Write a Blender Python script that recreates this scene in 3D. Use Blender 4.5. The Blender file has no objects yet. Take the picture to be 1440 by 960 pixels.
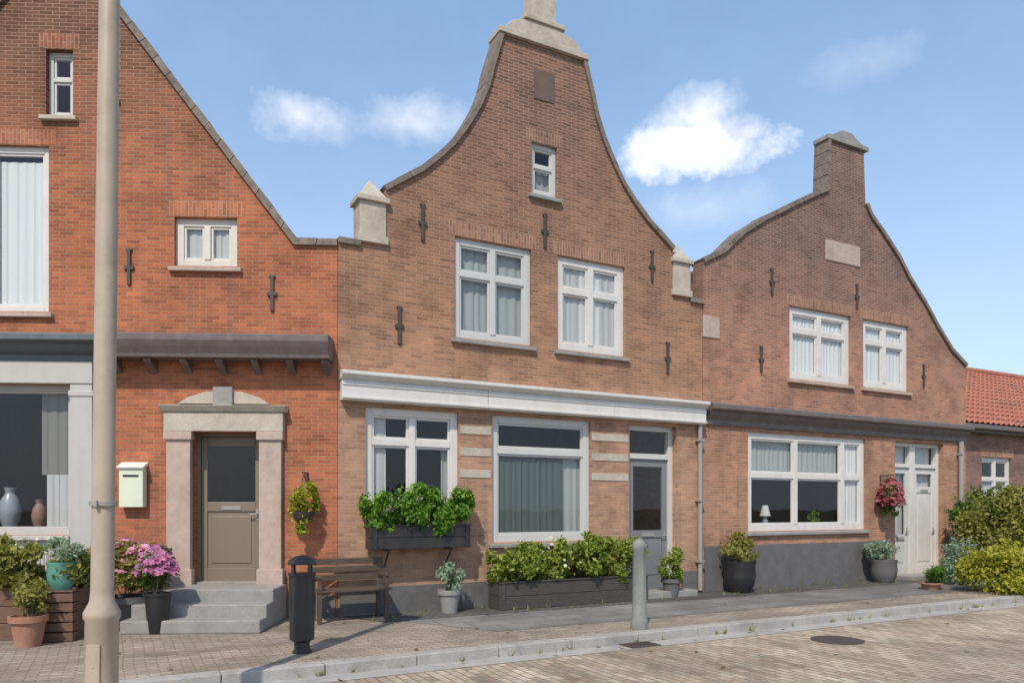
import bpy, bmesh, math, random
from mathutils import Vector, Matrix
random.seed(11)
S = bpy.context.scene
C = S.collection
R = math.radians
PI = math.pi

# ------------------------------------------------------------------ helpers
def tag(o, label=None, cat=None, group=None, kind=None):
    if label: o['label'] = label
    if cat: o['category'] = cat
    if group: o['group'] = group
    if kind: o['kind'] = kind
    return o

def thing(name, label, cat, loc=(0, 0, 0), rz=0, group=None):
    o = bpy.data.objects.new(name, None); C.objects.link(o)
    o.empty_display_size = .2
    o.location = loc; o.rotation_euler = (0, 0, rz)
    return tag(o, label, cat, group)

class MB:
    def __init__(s): s.v = []; s.f = []; s.sm = []
    def add(s, vs, fs, smooth=False):
        n = len(s.v); s.v += [tuple(p) for p in vs]
        s.f += [tuple(i + n for i in q) for q in fs]; s.sm += [smooth] * len(fs); return s
    def box(s, x0, x1, y0, y1, z0, z1):
        return s.add([(x0,y0,z0),(x1,y0,z0),(x1,y1,z0),(x0,y1,z0),(x0,y0,z1),(x1,y0,z1),(x1,y1,z1),(x0,y1,z1)],
              [(0,3,2,1),(4,5,6,7),(0,1,5,4),(1,2,6,5),(2,3,7,6),(3,0,4,7)])
    def prism(s, pts, y0, y1):          # polygon in x,z pushed along y (convex or not)
        n = len(pts)
        return s.add([(x,y0,z) for x,z in pts] + [(x,y1,z) for x,z in pts],
              [tuple(range(n)), tuple(range(2*n-1, n-1, -1))] + [((i+1)%n, i, i+n, (i+1)%n+n) for i in range(n)])
    def profile(s, pts, x0, x1):        # polygon in y,z pushed along x
        n = len(pts)
        return s.add([(x0,y,z) for y,z in pts] + [(x1,y,z) for y,z in pts],
              [tuple(range(n)), tuple(range(2*n-1, n-1, -1))] + [((i+1)%n, i, i+n, (i+1)%n+n) for i in range(n)])
    def lathe(s, prof, n=20, cx=0, cy=0):
        vs = []; fs = []
        for r, z in prof:
            for k in range(n):
                a = 2*PI*k/n; vs.append((cx+r*math.cos(a), cy+r*math.sin(a), z))
        for j in range(len(prof)-1):
            for k in range(n):
                k2 = (k+1) % n; fs.append((j*n+k, j*n+k2, (j+1)*n+k2, (j+1)*n+k))
        fs.append(tuple(range(n-1, -1, -1))); fs.append(tuple((len(prof)-1)*n+k for k in range(n)))
        return s.add(vs, fs, True)
    def tube(s, pts, r, n=8, r1=None):
        pts = [Vector(p) for p in pts]; m = len(pts); vs = []; fs = []
        for i, p in enumerate(pts):
            d = (pts[min(i+1, m-1)] - pts[max(i-1, 0)]).normalized()
            a = d.orthogonal().normalized() if i == 0 else (a - d*a.dot(d)).normalized()
            b = d.cross(a); rr = r if r1 is None else r + (r1-r)*i/max(1, m-1)
            for k in range(n):
                t = 2*PI*k/n; vs.append(p + a*rr*math.cos(t) + b*rr*math.sin(t))
        for i in range(m-1):
            for k in range(n):
                k2 = (k+1) % n; fs.append((i*n+k, i*n+k2, (i+1)*n+k2, (i+1)*n+k))
        fs.append(tuple(range(n-1, -1, -1))); fs.append(tuple((m-1)*n+k for k in range(n)))
        return s.add(vs, fs, True)
    def build(s, name, m, parent=None, bevel=0, fix=True):
        me = bpy.data.meshes.new(name); me.from_pydata(s.v, [], s.f)
        me.polygons.foreach_set('use_smooth', s.sm)
        if fix:
            bm = bmesh.new(); bm.from_mesh(me); bmesh.ops.recalc_face_normals(bm, faces=bm.faces); bm.to_mesh(me); bm.free()
        if any(s.sm): me.set_sharp_from_angle(angle=R(40))
        me.materials.append(m); o = bpy.data.objects.new(name, me); C.objects.link(o)
        if parent: o.parent = parent
        if bevel:
            md = o.modifiers.new('bevel', 'BEVEL'); md.width = bevel; md.segments = 2; md.limit_method = 'ANGLE'; md.angle_limit = R(50)
        return o

def facade_mesh(outline, holes, y0, y1, name, m, parent):
    bm = bmesh.new(); edges = []
    def loop(pts):
        vs = [bm.verts.new((x, y0, z)) for x, z in pts]
        for i in range(len(vs)): edges.append(bm.edges.new((vs[i], vs[(i+1) % len(vs)])))
    loop(outline)
    for (a, b, c, d) in holes: loop([(a,c),(b,c),(b,d),(a,d)])
    bmesh.ops.triangle_fill(bm, use_beauty=True, edges=edges)
    # drop faces lying in a hole
    bad = []
    for f in bm.faces:
        p = f.calc_center_median()
        if any(a < p.x < b and c < p.z < d for a, b, c, d in holes): bad.append(f)
    if bad: bmesh.ops.delete(bm, geom=bad, context='FACES_ONLY')
    r = bmesh.ops.extrude_face_region(bm, geom=bm.faces[:])
    bmesh.ops.translate(bm, verts=[g for g in r['geom'] if isinstance(g, bmesh.types.BMVert)], vec=(0, y1-y0, 0))
    bmesh.ops.recalc_face_normals(bm, faces=bm.faces)
    me = bpy.data.meshes.new(name); bm.to_mesh(me); bm.free(); return me

# ------------------------------------------------------------------ materials
def newmat(n):
    m = bpy.data.materials.new(n); m.use_nodes = True; nt = m.node_tree
    return m, nt, nt.nodes['Principled BSDF'], nt.nodes.new, nt.links.new

def noise(nt, vec, scale, detail=6, rough=.6):
    n = nt.nodes.new('ShaderNodeTexNoise'); n.inputs['Scale'].default_value = scale
    n.inputs['Detail'].default_value = detail; n.inputs['Roughness'].default_value = rough
    if vec is not None: nt.links.new(vec, n.inputs['Vector'])
    return n.outputs['Fac']
def ramp(nt, fac, stops):
    r = nt.nodes.new('ShaderNodeValToRGB'); e = r.color_ramp.elements
    while len(e) < len(stops): e.new(.5)
    for i, (p, c) in enumerate(stops):
        e[i].position = p; e[i].color = (*c, 1) if len(c) == 3 else c
    nt.links.new(fac, r.inputs['Fac']); return r.outputs['Color']
def mix(nt, fac, a, b, mode='MIX'):
    m = nt.nodes.new('ShaderNodeMix'); m.data_type = 'RGBA'; m.blend_type = mode
    for sock, val in ((m.inputs['Factor'], fac), (m.inputs['A'], a), (m.inputs['B'], b)):
        if hasattr(val, 'links') or isinstance(val, bpy.types.NodeSocket): nt.links.new(val, sock)
        elif isinstance(val, (int, float)): sock.default_value = val
        else: sock.default_value = (*val, 1)
    return m.outputs['Result']
def math_(nt, op, a, b=None, c=None, clamp=False):
    m = nt.nodes.new('ShaderNodeMath'); m.operation = op; m.use_clamp = clamp
    for i, v in enumerate((a, b, c)):
        if v is None: continue
        if isinstance(v, (int, float)): m.inputs[i].default_value = v
        else: nt.links.new(v, m.inputs[i])
    return m.outputs[0]
def bump(nt, bs, h, strength=.4, dist=.01):
    b = nt.nodes.new('ShaderNodeBump'); b.inputs['Strength'].default_value = strength; b.inputs['Distance'].default_value = dist
    nt.links.new(h, b.inputs['Height']); nt.links.new(b.outputs[0], bs.inputs['Normal'])
def objco(nt):
    return nt.nodes.new('ShaderNodeTexCoord').outputs['Object']

def brick(n, low, high, top, mortar, z0, z1, z2, soldier=False, bw=.19, bh=.054):
    """old hand-made brick: three tones up the wall, darkest at the top, run-off stains, washed mortar"""
    m, nt, bs, N, L = newmat(n); co = objco(nt)
    sx = N('ShaderNodeSeparateXYZ'); L(co, sx.inputs[0])
    u = math_(nt, 'ADD', sx.outputs[0], sx.outputs[1]); z = sx.outputs[2]
    cb = N('ShaderNodeCombineXYZ')
    # slight unevenness of the courses
    wob = math_(nt, 'MULTIPLY', math_(nt, 'SUBTRACT', noise(nt, co, .9, 2), .5), .035)
    zz = math_(nt, 'ADD', z, wob)
    if soldier: L(zz, cb.inputs[0]); L(u, cb.inputs[1])
    else: L(u, cb.inputs[0]); L(zz, cb.inputs[1])
    br = N('ShaderNodeTexBrick'); L(cb.outputs[0], br.inputs['Vector'])
    br.inputs['Scale'].default_value = 1; br.inputs['Brick Width'].default_value = bw
    br.inputs['Row Height'].default_value = bh; br.inputs['Mortar Size'].default_value = .006
    br.inputs['Mortar Smooth'].default_value = .3; br.inputs['Bias'].default_value = 0
    br.inputs['Color1'].default_value = (0, 0, 0, 1); br.inputs['Color2'].default_value = (1, 1, 1, 1); br.inputs['Mortar'].default_value = (.5, .5, .5, 1)
    # brick colour changes with height, darker to the top, along ragged edges
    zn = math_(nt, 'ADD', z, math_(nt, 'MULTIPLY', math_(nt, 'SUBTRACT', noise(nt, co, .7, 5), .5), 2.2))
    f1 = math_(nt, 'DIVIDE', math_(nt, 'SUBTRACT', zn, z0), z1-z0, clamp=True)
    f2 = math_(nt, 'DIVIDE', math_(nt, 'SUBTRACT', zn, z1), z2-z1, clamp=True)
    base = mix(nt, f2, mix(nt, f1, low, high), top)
    # brick to brick variation
    var = ramp(nt, br.outputs['Color'], [(0, (.74,.72,.70)), (.3, (.93,.93,.93)), (.7, (1.04,1.04,1.03)), (1, (1.2,1.17,1.13))])
    base = mix(nt, 1, base, var, 'MULTIPLY')
    patch = ramp(nt, noise(nt, co, 1.6, 8, .65), [(.32, (.72,.70,.69)), (.5, (1,1,1)), (.72, (1.2,1.16,1.1))])
    base = mix(nt, 1, base, patch, 'MULTIPLY')
    grain = ramp(nt, noise(nt, co, 55, 4), [(.3, (.8,.8,.8)), (.7, (1.16,1.16,1.16))])
    base = mix(nt, 1, base, grain, 'MULTIPLY')
    # streaks of run-off: noise stretched down the wall
    mp = N('ShaderNodeMapping'); L(co, mp.inputs[0]); mp.inputs['Scale'].default_value = (3.5, 3.5, .28)
    st = ramp(nt, noise(nt, mp.outputs[0], 1, 6, .6), [(.56, (0,0,0)), (.74, (1,1,1))])
    base = mix(nt, math_(nt, 'MULTIPLY', st, .5), base, (.12,.095,.08))
    lime = ramp(nt, noise(nt, co, 2.3, 8, .7), [(.63, (0,0,0)), (.78, (1,1,1))])
    base = mix(nt, math_(nt, 'MULTIPLY', lime, .4), base, (.5,.43,.37))
    dz = math_(nt, 'ADD', z, math_(nt, 'MULTIPLY', math_(nt, 'SUBTRACT', noise(nt, co, 2.8, 7, .65), .5), 1.1))
    damp = math_(nt, 'SUBTRACT', 1, math_(nt, 'DIVIDE', dz, .75, clamp=True))
    base = mix(nt, math_(nt, 'MULTIPLY', damp, .5), base, (.13,.115,.085))
    sp_ = ramp(nt, noise(nt, co, .55, 3), [(.40, (.86,.86,.87)), (.60, (1.08,1.07,1.06))])
    base = mix(nt, 1, base, sp_, 'MULTIPLY')
    mort = mix(nt, 1, mortar, patch, 'MULTIPLY')
    col = mix(nt, math_(nt, 'MULTIPLY', br.outputs['Fac'], .8), base, mort)
    L(col, bs.inputs['Base Color']); bs.inputs['Roughness'].default_value = .88; bs.inputs['Specular IOR Level'].default_value = .25
    h = math_(nt, 'ADD', math_(nt, 'SUBTRACT', 1, br.outputs['Fac']), math_(nt, 'MULTIPLY', noise(nt, co, 40, 5), .5))
    h = math_(nt, 'ADD', h, math_(nt, 'MULTIPLY', br.outputs['Color'], .25))
    bump(nt, bs, h, .55, .006); return m

def paint(n, col, rough=.45, wear=.25, dirt=(.3,.27,.23), scale=5, spec=.5, bmp=.12):
    m, nt, bs, N, L = newmat(n); co = objco(nt)
    d = ramp(nt, noise(nt, co, scale, 9, .7), [(.45, (0,0,0)), (.75, (1,1,1))])
    mp = N('ShaderNodeMapping'); L(co, mp.inputs[0]); mp.inputs['Scale'].default_value = (9, 9, .8)
    s = ramp(nt, noise(nt, mp.outputs[0], 1, 6), [(.5, (0,0,0)), (.8, (1,1,1))])
    k = math_(nt, 'MULTIPLY', math_(nt, 'ADD', math_(nt, 'MULTIPLY', d, .6), math_(nt, 'MULTIPLY', s, .6)), wear)
    L(mix(nt, k, col, dirt), bs.inputs['Base Color'])
    L(math_(nt, 'ADD', math_(nt, 'MULTIPLY', noise(nt, co, 14, 5), .25), rough-.12), bs.inputs['Roughness'])
    bs.inputs['Specular IOR Level'].default_value = spec
    bump(nt, bs, noise(nt, co, 60, 4), bmp, .004); return m

def stone(n, a, b, rough=.85, scale=6, dirt=(.14,.13,.11), k=.4):
    m, nt, bs, N, L = newmat(n); co = objco(nt)
    c = ramp(nt, noise(nt, co, scale, 10, .7), [(.3, a), (.7, b)])
    d = ramp(nt, noise(nt, co, scale*.35, 8, .7), [(.5, (0,0,0)), (.72, (1,1,1))])
    sp = ramp(nt, noise(nt, co, 120, 2), [(.3, (.78,.78,.78)), (.7, (1.18,1.18,1.18))])
    col = mix(nt, 1, mix(nt, math_(nt, 'MULTIPLY', d, k), c, dirt), sp, 'MULTIPLY')
    L(col, bs.inputs['Base Color']); bs.inputs['Roughness'].default_value = rough
    bump(nt, bs, noise(nt, co, 35, 8), .3, .008); return m

def wood(n, a, b, rough=.7, axis=(1, 12, 12)):
    m, nt, bs, N, L = newmat(n); co = objco(nt)
    mp = N('ShaderNodeMapping'); L(co, mp.inputs[0]); mp.inputs['Scale'].default_value = axis
    g = noise(nt, mp.outputs[0], 4, 8, .65)
    L(ramp(nt, g, [(.3, a), (.7, b)]), bs.inputs['Base Color']); bs.inputs['Roughness'].default_value = rough
    bump(nt, bs, g, .3, .004); return m

def paving(n, cols, mortar, bw, bh, ms, ang, rough=.85, offset=.5, bs_=.5, scale2=1.2, moss=.35):
    m, nt, bs, N, L = newmat(n); co = objco(nt)
    mp = N('ShaderNodeMapping'); L(co, mp.inputs[0]); mp.inputs['Rotation'].default_value = (0, 0, -ang)
    vm = N('ShaderNodeVectorMath'); vm.operation = 'ADD'; L(mp.outputs[0], vm.inputs[0])
    nn = N('ShaderNodeTexNoise'); nn.inputs['Scale'].default_value = 1.1; L(co, nn.inputs['Vector'])
    v2 = N('ShaderNodeVectorMath'); v2.operation = 'SCALE'; v2.inputs['Scale'].default_value = .05; L(nn.outputs['Color'], v2.inputs[0]); L(v2.outputs[0], vm.inputs[1])
    br = N('ShaderNodeTexBrick'); L(vm.outputs[0], br.inputs['Vector']); br.offset = offset
    br.inputs['Scale'].default_value = 1; br.inputs['Brick Width'].default_value = bw; br.inputs['Row Height'].default_value = bh
    br.inputs['Mortar Size'].default_value = ms; br.inputs['Mortar Smooth'].default_value = .4
    br.inputs['Color1'].default_value = (0,0,0,1); br.inputs['Color2'].default_value = (1,1,1,1); br.inputs['Mortar'].default_value = (.5,.5,.5,1)
    c = ramp(nt, br.outputs['Color'], [(i/(len(cols)-1), q) for i, q in enumerate(cols)])
    p = ramp(nt, noise(nt, co, scale2, 9, .68), [(.3, (.66,.65,.64)), (.52, (1,1,1)), (.75, (1.2,1.19,1.17))])
    g = ramp(nt, noise(nt, co, 70, 4), [(.3, (.82,.82,.82)), (.7, (1.15,1.15,1.15))])
    c = mix(nt, 1, mix(nt, 1, c, p, 'MULTIPLY'), g, 'MULTIPLY')
    ms_ = N('ShaderNodeMapping'); L(mp.outputs[0], ms_.inputs[0]); ms_.inputs['Scale'].default_value = (.12, 1.6, 1)
    tr_ = ramp(nt, noise(nt, ms_.outputs[0], 1, 4), [(.38, (.72,.71,.70)), (.55, (1.05,1.05,1.05))])
    c = mix(nt, .8, c, tr_, 'MULTIPLY')
    blot = ramp(nt, noise(nt, co, .45, 4, .5), [(.36, (.80,.79,.78)), (.62, (1.12,1.11,1.09))])
    c = mix(nt, 1, c, blot, 'MULTIPLY')
    oil = ramp(nt, noise(nt, co, 1.9, 5, .55), [(.64, (0,0,0)), (.72, (1,1,1))])
    c = mix(nt, math_(nt, 'MULTIPLY', oil, .4), c, (.07,.062,.055))
    mo = ramp(nt, noise(nt, co, .8, 6), [(.45, mortar), (.7, (.07,.085,.035))]) if moss else mortar
    L(mix(nt, math_(nt, 'MULTIPLY', br.outputs['Fac'], .85), c, mo), bs.inputs['Base Color'])
    bs.inputs['Roughness'].default_value = rough; bs.inputs['Specular IOR Level'].default_value = .3
    h = math_(nt, 'ADD', math_(nt, 'SUBTRACT', 1, br.outputs['Fac']), math_(nt, 'MULTIPLY', noise(nt, co, 25, 6), .5))
    h = math_(nt, 'ADD', h, math_(nt, 'MULTIPLY', br.outputs['Color'], .4))
    bump(nt, bs, h, bs_, .01); return m

def leafmat(n, stops, trans=.35, rough=.55):
    m, nt, bs, N, L = newmat(n)
    g = N('ShaderNodeNewGeometry')
    col = ramp(nt, g.outputs['Random Per Island'], stops)
    L(col, bs.inputs['Base Color']); bs.inputs['Roughness'].default_value = rough; bs.inputs['Specular IOR Level'].default_value = .35
    t = N('ShaderNodeBsdfTranslucent'); L(mix(nt, 1, col, (1.3,1.4,.7), 'MULTIPLY'), t.inputs['Color'])
    mx = N('ShaderNodeMixShader'); mx.inputs[0].default_value = trans
    L(bs.outputs[0], mx.inputs[1]); L(t.outputs[0], mx.inputs[2]); L(mx.outputs[0], nt.nodes['Material Output'].inputs[0]); return m

def glassmat(n, tint=(.96,.97,.97), wav=.005):
    m, nt, bs, N, L = newmat(n); nt.nodes.remove(bs); co = objco(nt)
    tr = N('ShaderNodeBsdfTransparent'); tr.inputs[0].default_value = (*tint, 1)
    gl = N('ShaderNodeBsdfGlossy'); gl.inputs['Roughness'].default_value = .015
    fr = N('ShaderNodeFresnel'); fr.inputs['IOR'].default_value = 1.62
    b = N('ShaderNodeBump'); b.inputs['Strength'].default_value = .25; b.inputs['Distance'].default_value = wav
    L(noise(nt, co, 2.2, 2), b.inputs['Height']); L(b.outputs[0], gl.inputs['Normal'])
    ge = N('ShaderNodeNewGeometry'); fk = math_(nt, 'MULTIPLY', fr.outputs[0], math_(nt, 'SUBTRACT', 1, ge.outputs['Backfacing']))
    mx = N('ShaderNodeMixShader'); L(fk, mx.inputs[0]); L(tr.outputs[0], mx.inputs[1]); L(gl.outputs[0], mx.inputs[2])
    L(mx.outputs[0], nt.nodes['Material Output'].inputs[0]); return m

def clothmat(n, col, trans=.5):
    m, nt, bs, N, L = newmat(n); bs.inputs['Base Color'].default_value = (*col, 1); bs.inputs['Roughness'].default_value = .9
    t = N('ShaderNodeBsdfTranslucent'); t.inputs[0].default_value = (*col, 1)
    mx = N('ShaderNodeMixShader'); mx.inputs[0].default_value = trans
    L(bs.outputs[0], mx.inputs[1]); L(t.outputs[0], mx.inputs[2]); L(mx.outputs[0], nt.nodes['Material Output'].inputs[0]); return m

def tilemat(n, a, b):
    m, nt, bs, N, L = newmat(n); co = objco(nt)
    c = ramp(nt, noise(nt, co, 5, 8, .7), [(.3, a), (.7, b)])
    L(mix(nt, math_(nt, 'MULTIPLY', ramp(nt, noise(nt, co, 1.4, 8), [(.5,(0,0,0)),(.7,(1,1,1))]), .45), c, (.07,.065,.05)), bs.inputs['Base Color'])
    bs.inputs['Roughness'].default_value = .75; bump(nt, bs, noise(nt, co, 30, 5), .3, .01); return m

M = {}
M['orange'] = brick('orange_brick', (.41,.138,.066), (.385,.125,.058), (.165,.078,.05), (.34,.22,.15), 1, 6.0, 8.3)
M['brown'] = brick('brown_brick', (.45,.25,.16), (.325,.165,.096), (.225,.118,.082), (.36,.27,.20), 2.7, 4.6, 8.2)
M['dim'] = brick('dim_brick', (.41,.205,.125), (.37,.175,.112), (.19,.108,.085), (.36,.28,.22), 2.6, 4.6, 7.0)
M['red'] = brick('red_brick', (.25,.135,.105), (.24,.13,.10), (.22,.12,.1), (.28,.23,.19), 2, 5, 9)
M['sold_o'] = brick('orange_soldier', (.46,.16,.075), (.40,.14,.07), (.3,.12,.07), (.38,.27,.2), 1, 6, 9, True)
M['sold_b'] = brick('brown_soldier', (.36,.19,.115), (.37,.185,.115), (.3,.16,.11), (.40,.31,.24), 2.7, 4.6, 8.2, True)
M['shopw'] = paint('worn_white_paint', (.47,.445,.41), .45, .3)
M['white'] = paint('white_paint', (.64,.605,.56), .42, .36, (.3,.26,.21), 4, .5, .2)
M['cream'] = paint('cream_paint', (.62,.57,.49), .45, .3)
M['greyw'] = paint('pale_grey_paint', (.53,.525,.495), .45, .25)
M['darkcorn'] = paint('dark_brown_grey_paint', (.125,.098,.09), .5, .5, (.25,.22,.2))
M['slate'] = paint('slate_blue_paint', (.10,.115,.125), .4, .3, (.25,.22,.2))
M['taupe'] = paint('taupe_paint', (.205,.158,.112), .4, .35, (.16,.13,.1))
M['greydoor'] = paint('grey_door_paint', (.19,.19,.195), .38, .3, (.1,.1,.09))
M['black'] = paint('black_iron', (.022,.022,.024), .42, .35, (.1,.075,.05))
M['iron'] = paint('rusty_iron', (.05,.042,.038), .6, .6, (.16,.075,.04))
M['teal'] = paint('teal_glaze', (.10,.30,.23), .25, .15, (.2,.25,.2))
M['post'] = paint('lamp_post_paint', (.43,.335,.245), .5, .8, (.24,.18,.13), 3.5)
M['sand'] = stone('sandstone', (.40,.34,.27), (.52,.46,.37))
M['pink'] = stone('pink_sandstone', (.40,.29,.235), (.50,.38,.31))
M['hard'] = stone('hardstone', (.225,.21,.195), (.33,.31,.285), .7, 5, (.13,.12,.1), .3)
M['plinth'] = stone('tarred_render', (.105,.098,.095), (.15,.142,.137), .8, 4, (.07,.065,.06), .4)
M['kerb'] = stone('kerb_stone', (.29,.27,.245), (.41,.385,.35), .8, 4, (.15,.135,.11), .65)
M['terra'] = stone('terracotta', (.30,.13,.075), (.40,.2,.13), .85, 5, (.35,.3,.25), .35)
M['soil'] = stone('soil', (.025,.018,.012), (.06,.045,.03), .95, 20)
M['tile'] = tilemat('red_tile', (.28,.085,.05), (.40,.15,.09))
M['tiled'] = tilemat('dark_tile', (.10,.07,.06), (.17,.10,.075))
M['coping'] = stone('worn_coping', (.13,.10,.085), (.27,.215,.17), .9, 9, (.05,.055,.04), .7)
M['lead'] = paint('zinc_pipe', (.30,.28,.26), .5, .35, (.18,.16,.14))
M['benchwood'] = wood('dark_oiled_wood', (.05,.033,.022), (.11,.075,.05))
M['boxwood'] = wood('weathered_planter_wood', (.04,.035,.028), (.085,.072,.058))
M['redwood'] = wood('brown_planter_wood', (.10,.05,.03), (.19,.105,.065))
M['floorw'] = wood('indoor_boards', (.10,.065,.04), (.17,.11,.07))
M['glass'] = glassmat('window_glass')
M['net'] = clothmat('net_curtain', (.70,.69,.66), .3)
M['netg'] = clothmat('grey_green_curtain', (.52,.54,.51), .3)
M['refl'] = clothmat('painted_reflection_curtain', (.13,.155,.145), .3)  # dull grey-green imitates the reflection in the pane by colour
M['blind'] = clothmat('white_blind', (.77,.76,.74), .1)
M['drape'] = clothmat('heavy_curtain', (.24,.225,.2), .15)
M['leaf'] = leafmat('fresh_leaf', [(0,(0.098,0.143,0.010)), (.5,(0.208,0.260,0.026)), (1,(0.377,0.403,0.091))])
M['leafg'] = leafmat('bright_green_leaf', [(0,(0.047,0.115,0.007)), (.5,(0.115,0.243,0.016)), (1,(0.270,0.432,0.081))])
M['leafd'] = leafmat('deep_leaf', [(0,(0.034,0.084,0.011)), (.5,(0.075,0.160,0.019)), (1,(0.160,0.262,0.047))])
M['leafo'] = leafmat('olive_leaf', [(0,(0.138,0.138,0.024)), (.5,(0.244,0.244,0.049)), (1,(0.373,0.341,0.097))])
M['leafy'] = leafmat('yellow_green_leaf', [(0,(0.180,0.196,0.018)), (.5,(0.330,0.330,0.030)), (1,(0.510,0.466,0.060))])
M['leafs'] = leafmat('silver_leaf', [(0,(0.185,0.254,0.173)), (.5,(0.277,0.358,0.254)), (1,(0.393,0.462,0.358))])
M['fl_w'] = leafmat('white_petal', [(0,(0.600,0.600,0.500)), (1,(0.780,0.760,0.680))], .3)
M['fl_p'] = leafmat('pink_petal', [(0,(0.605,0.220,0.363)), (.5,(0.704,0.352,0.484)), (1,(0.792,0.506,0.594))], .3)
M['fl_m'] = leafmat('mauve_petal', [(0,(.42,.12,.28)), (1,(.62,.27,.44))], .3)
M['fl_r'] = leafmat('dusky_red_petal', [(0,(.24,.045,.055)), (.5,(.34,.08,.10)), (1,(.44,.15,.16))], .3)
M['stem'] = wood('plant_stem', (.06,.05,.02), (.13,.11,.05))
M['lampglass'] = paint('milky_lamp_glass', (.75,.74,.68), .3, .1)
M['post2'] = stone('grey_green_stone', (.17,.175,.16), (.25,.25,.225), .85, 7, (.09,.1,.07), .4)
M['dryleaf'] = leafmat('dry_leaf', [(0,(.10,.06,.025)), (.5,(.2,.13,.05)), (1,(.26,.22,.07))], .15)
M['book'] = paint('faded_cover', (.25,.13,.1), .6, .2)
M['vase'] = paint('grey_glaze', (.28,.3,.32), .3, .15)

# ------------------------------------------------------------------ street geometry
TH = R(28)                                   # the terrace runs away to the right at this angle
J = Vector((-2.574, 11.03, 0))               # corner where the two building lines meet
def street(u, d, z=0):                       # u along the terrace, d out towards the road
    return Vector((J.x + u*math.cos(TH) + d*math.sin(TH), J.y + u*math.sin(TH) - d*math.cos(TH), z))
YA = R(3)
def stA(u, d, z=0):
    return Vector((J.x + u*math.cos(YA) + d*math.sin(YA), J.y + u*math.sin(YA) - d*math.cos(YA), z))

def sheet(name, pts, z, m, kind='structure'):
    me = bpy.data.meshes.new(name); me.from_pydata([(p.x, p.y, z) for p in pts], [], [tuple(range(len(pts)))])
    bm = bmesh.new(); bm.from_mesh(me); bmesh.ops.recalc_face_normals(bm, faces=bm.faces)
    if bm.faces[:] and bm.faces[0].normal.z < 0: bmesh.ops.reverse_faces(bm, faces=bm.faces)
    bm.to_mesh(me); bm.free()
    me.materials.append(m); o = bpy.data.objects.new(name, me); C.objects.link(o); o['kind'] = kind; return o

M['earth'] = stone('field_earth', (.12,.11,.06), (.17,.15,.09), .95, .2)
M['road'] = paving('road_clinker', [(.30,.235,.165), (.40,.32,.235), (.48,.39,.29), (.36,.26,.185)], (.15,.13,.10), .21, .105, .010, TH+PI/2, moss=.2)
M['walk'] = paving('pavement_clinker', [(.27,.215,.165), (.35,.285,.225), (.31,.24,.19), (.42,.345,.275)], (.14,.125,.10), .21, .068, .008, TH)
M['darkband'] = paving('dark_band_paving', [(.085,.08,.075), (.125,.118,.11), (.10,.094,.09), (.14,.13,.125)], (.05,.048,.04), .13, .11, .012, TH)
M['slab'] = paving('grey_flags', [(.17,.155,.145), (.215,.20,.19), (.19,.175,.165), (.235,.22,.205)], (.08,.075,.06), .62, .40, .010, TH)
sheet('ground', [Vector((-900,-600,0)), Vector((900,-600,0)), Vector((900,1500,0)), Vector((-900,1500,0))], -.16, M['earth'])
sheet('road', [street(-60,3.30), street(80,3.30), street(80,13), street(-60,13)], -.11, M['road'])
KD = 3.10
def slabmesh(name, pts, z0, z1, m):
    mb = MB(); n = len(pts)
    mb.add([(p.x,p.y,z0) for p in pts] + [(p.x,p.y,z1) for p in pts],
           [tuple(range(n-1,-1,-1)), tuple(range(n,2*n))] + [(i,(i+1)%n,(i+1)%n+n,i+n) for i in range(n)])
    o = mb.build(name, m); o['kind'] = 'structure'; return o
slabmesh('pavement', [street(-45,KD), street(70,KD), street(70,-.2), street(0,-.2), stA(-40,-.2)], -.15, 0, M['walk'])
kb = MB(); u = -40
kerbm = MB()
while u < 66:
    w = .995; a = street(u+.004, KD+.003+random.uniform(0,.006)); 
    p = [street(u+.004, KD+.004), street(u+w, KD+.004), street(u+w, KD+.19), street(u+.004, KD+.19)]
    zt = .012 + random.uniform(-.004,.004)
    kerbm.add([(q.x,q.y,-.15) for q in p]+[(q.x,q.y,zt) for q in p], [(3,2,1,0),(4,5,6,7),(0,1,5,4),(1,2,6,5),(2,3,7,6),(3,0,4,7)])
    u += 1.0
o = kerbm.build('kerb', M['kerb'], bevel=.012); o['kind'] = 'structure'
sheet('gutter', [street(-40,KD+.19), street(66,KD+.19), street(66,KD+.50), street(-40,KD+.50)], -.106, M['kerb'])
sheet('footway', [street(.25,0), street(60,0), street(60,2.26), street(1.5,2.26)], .004, M['slab'])
sheet('wall_strip', [street(.06,.0), street(60,0), street(60,.82), street(.45,.82)], .008, M['darkband'])  # darker paved band along the foot of the wall

# ------------------------------------------------------------------ building parts
def curtain(name, u0, u1, z0, z1, y, m, parent, amp=.016, per=.12):
    mb = MB(); xs = [u0]
    while xs[-1] < u1: xs.append(xs[-1] + per*random.uniform(.25, .85))
    xs[-1] = u1; vs = []; k = 0
    for i in range(len(xs)-1):
        am = amp*random.uniform(.25, 1.3)*(1 if i % 2 else -1); skew = random.uniform(-.02, .02)
        for j in range(5):
            f = j/5; x = xs[i] + (xs[i+1]-xs[i])*f; d = am*math.sin(f*PI); vs += [(min(u1, max(u0, x+skew*math.sin(f*PI))), y+d, z0), (x, y+d*.35, z1)]; k += 1
    vs += [(u1, y, z0), (u1, y, z1)]; k += 1
    mb.add(vs, [(2*i, 2*i+2, 2*i+3, 2*i+1) for i in range(k-1)], True)
    return mb.build(name, m, parent, fix=False)

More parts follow.
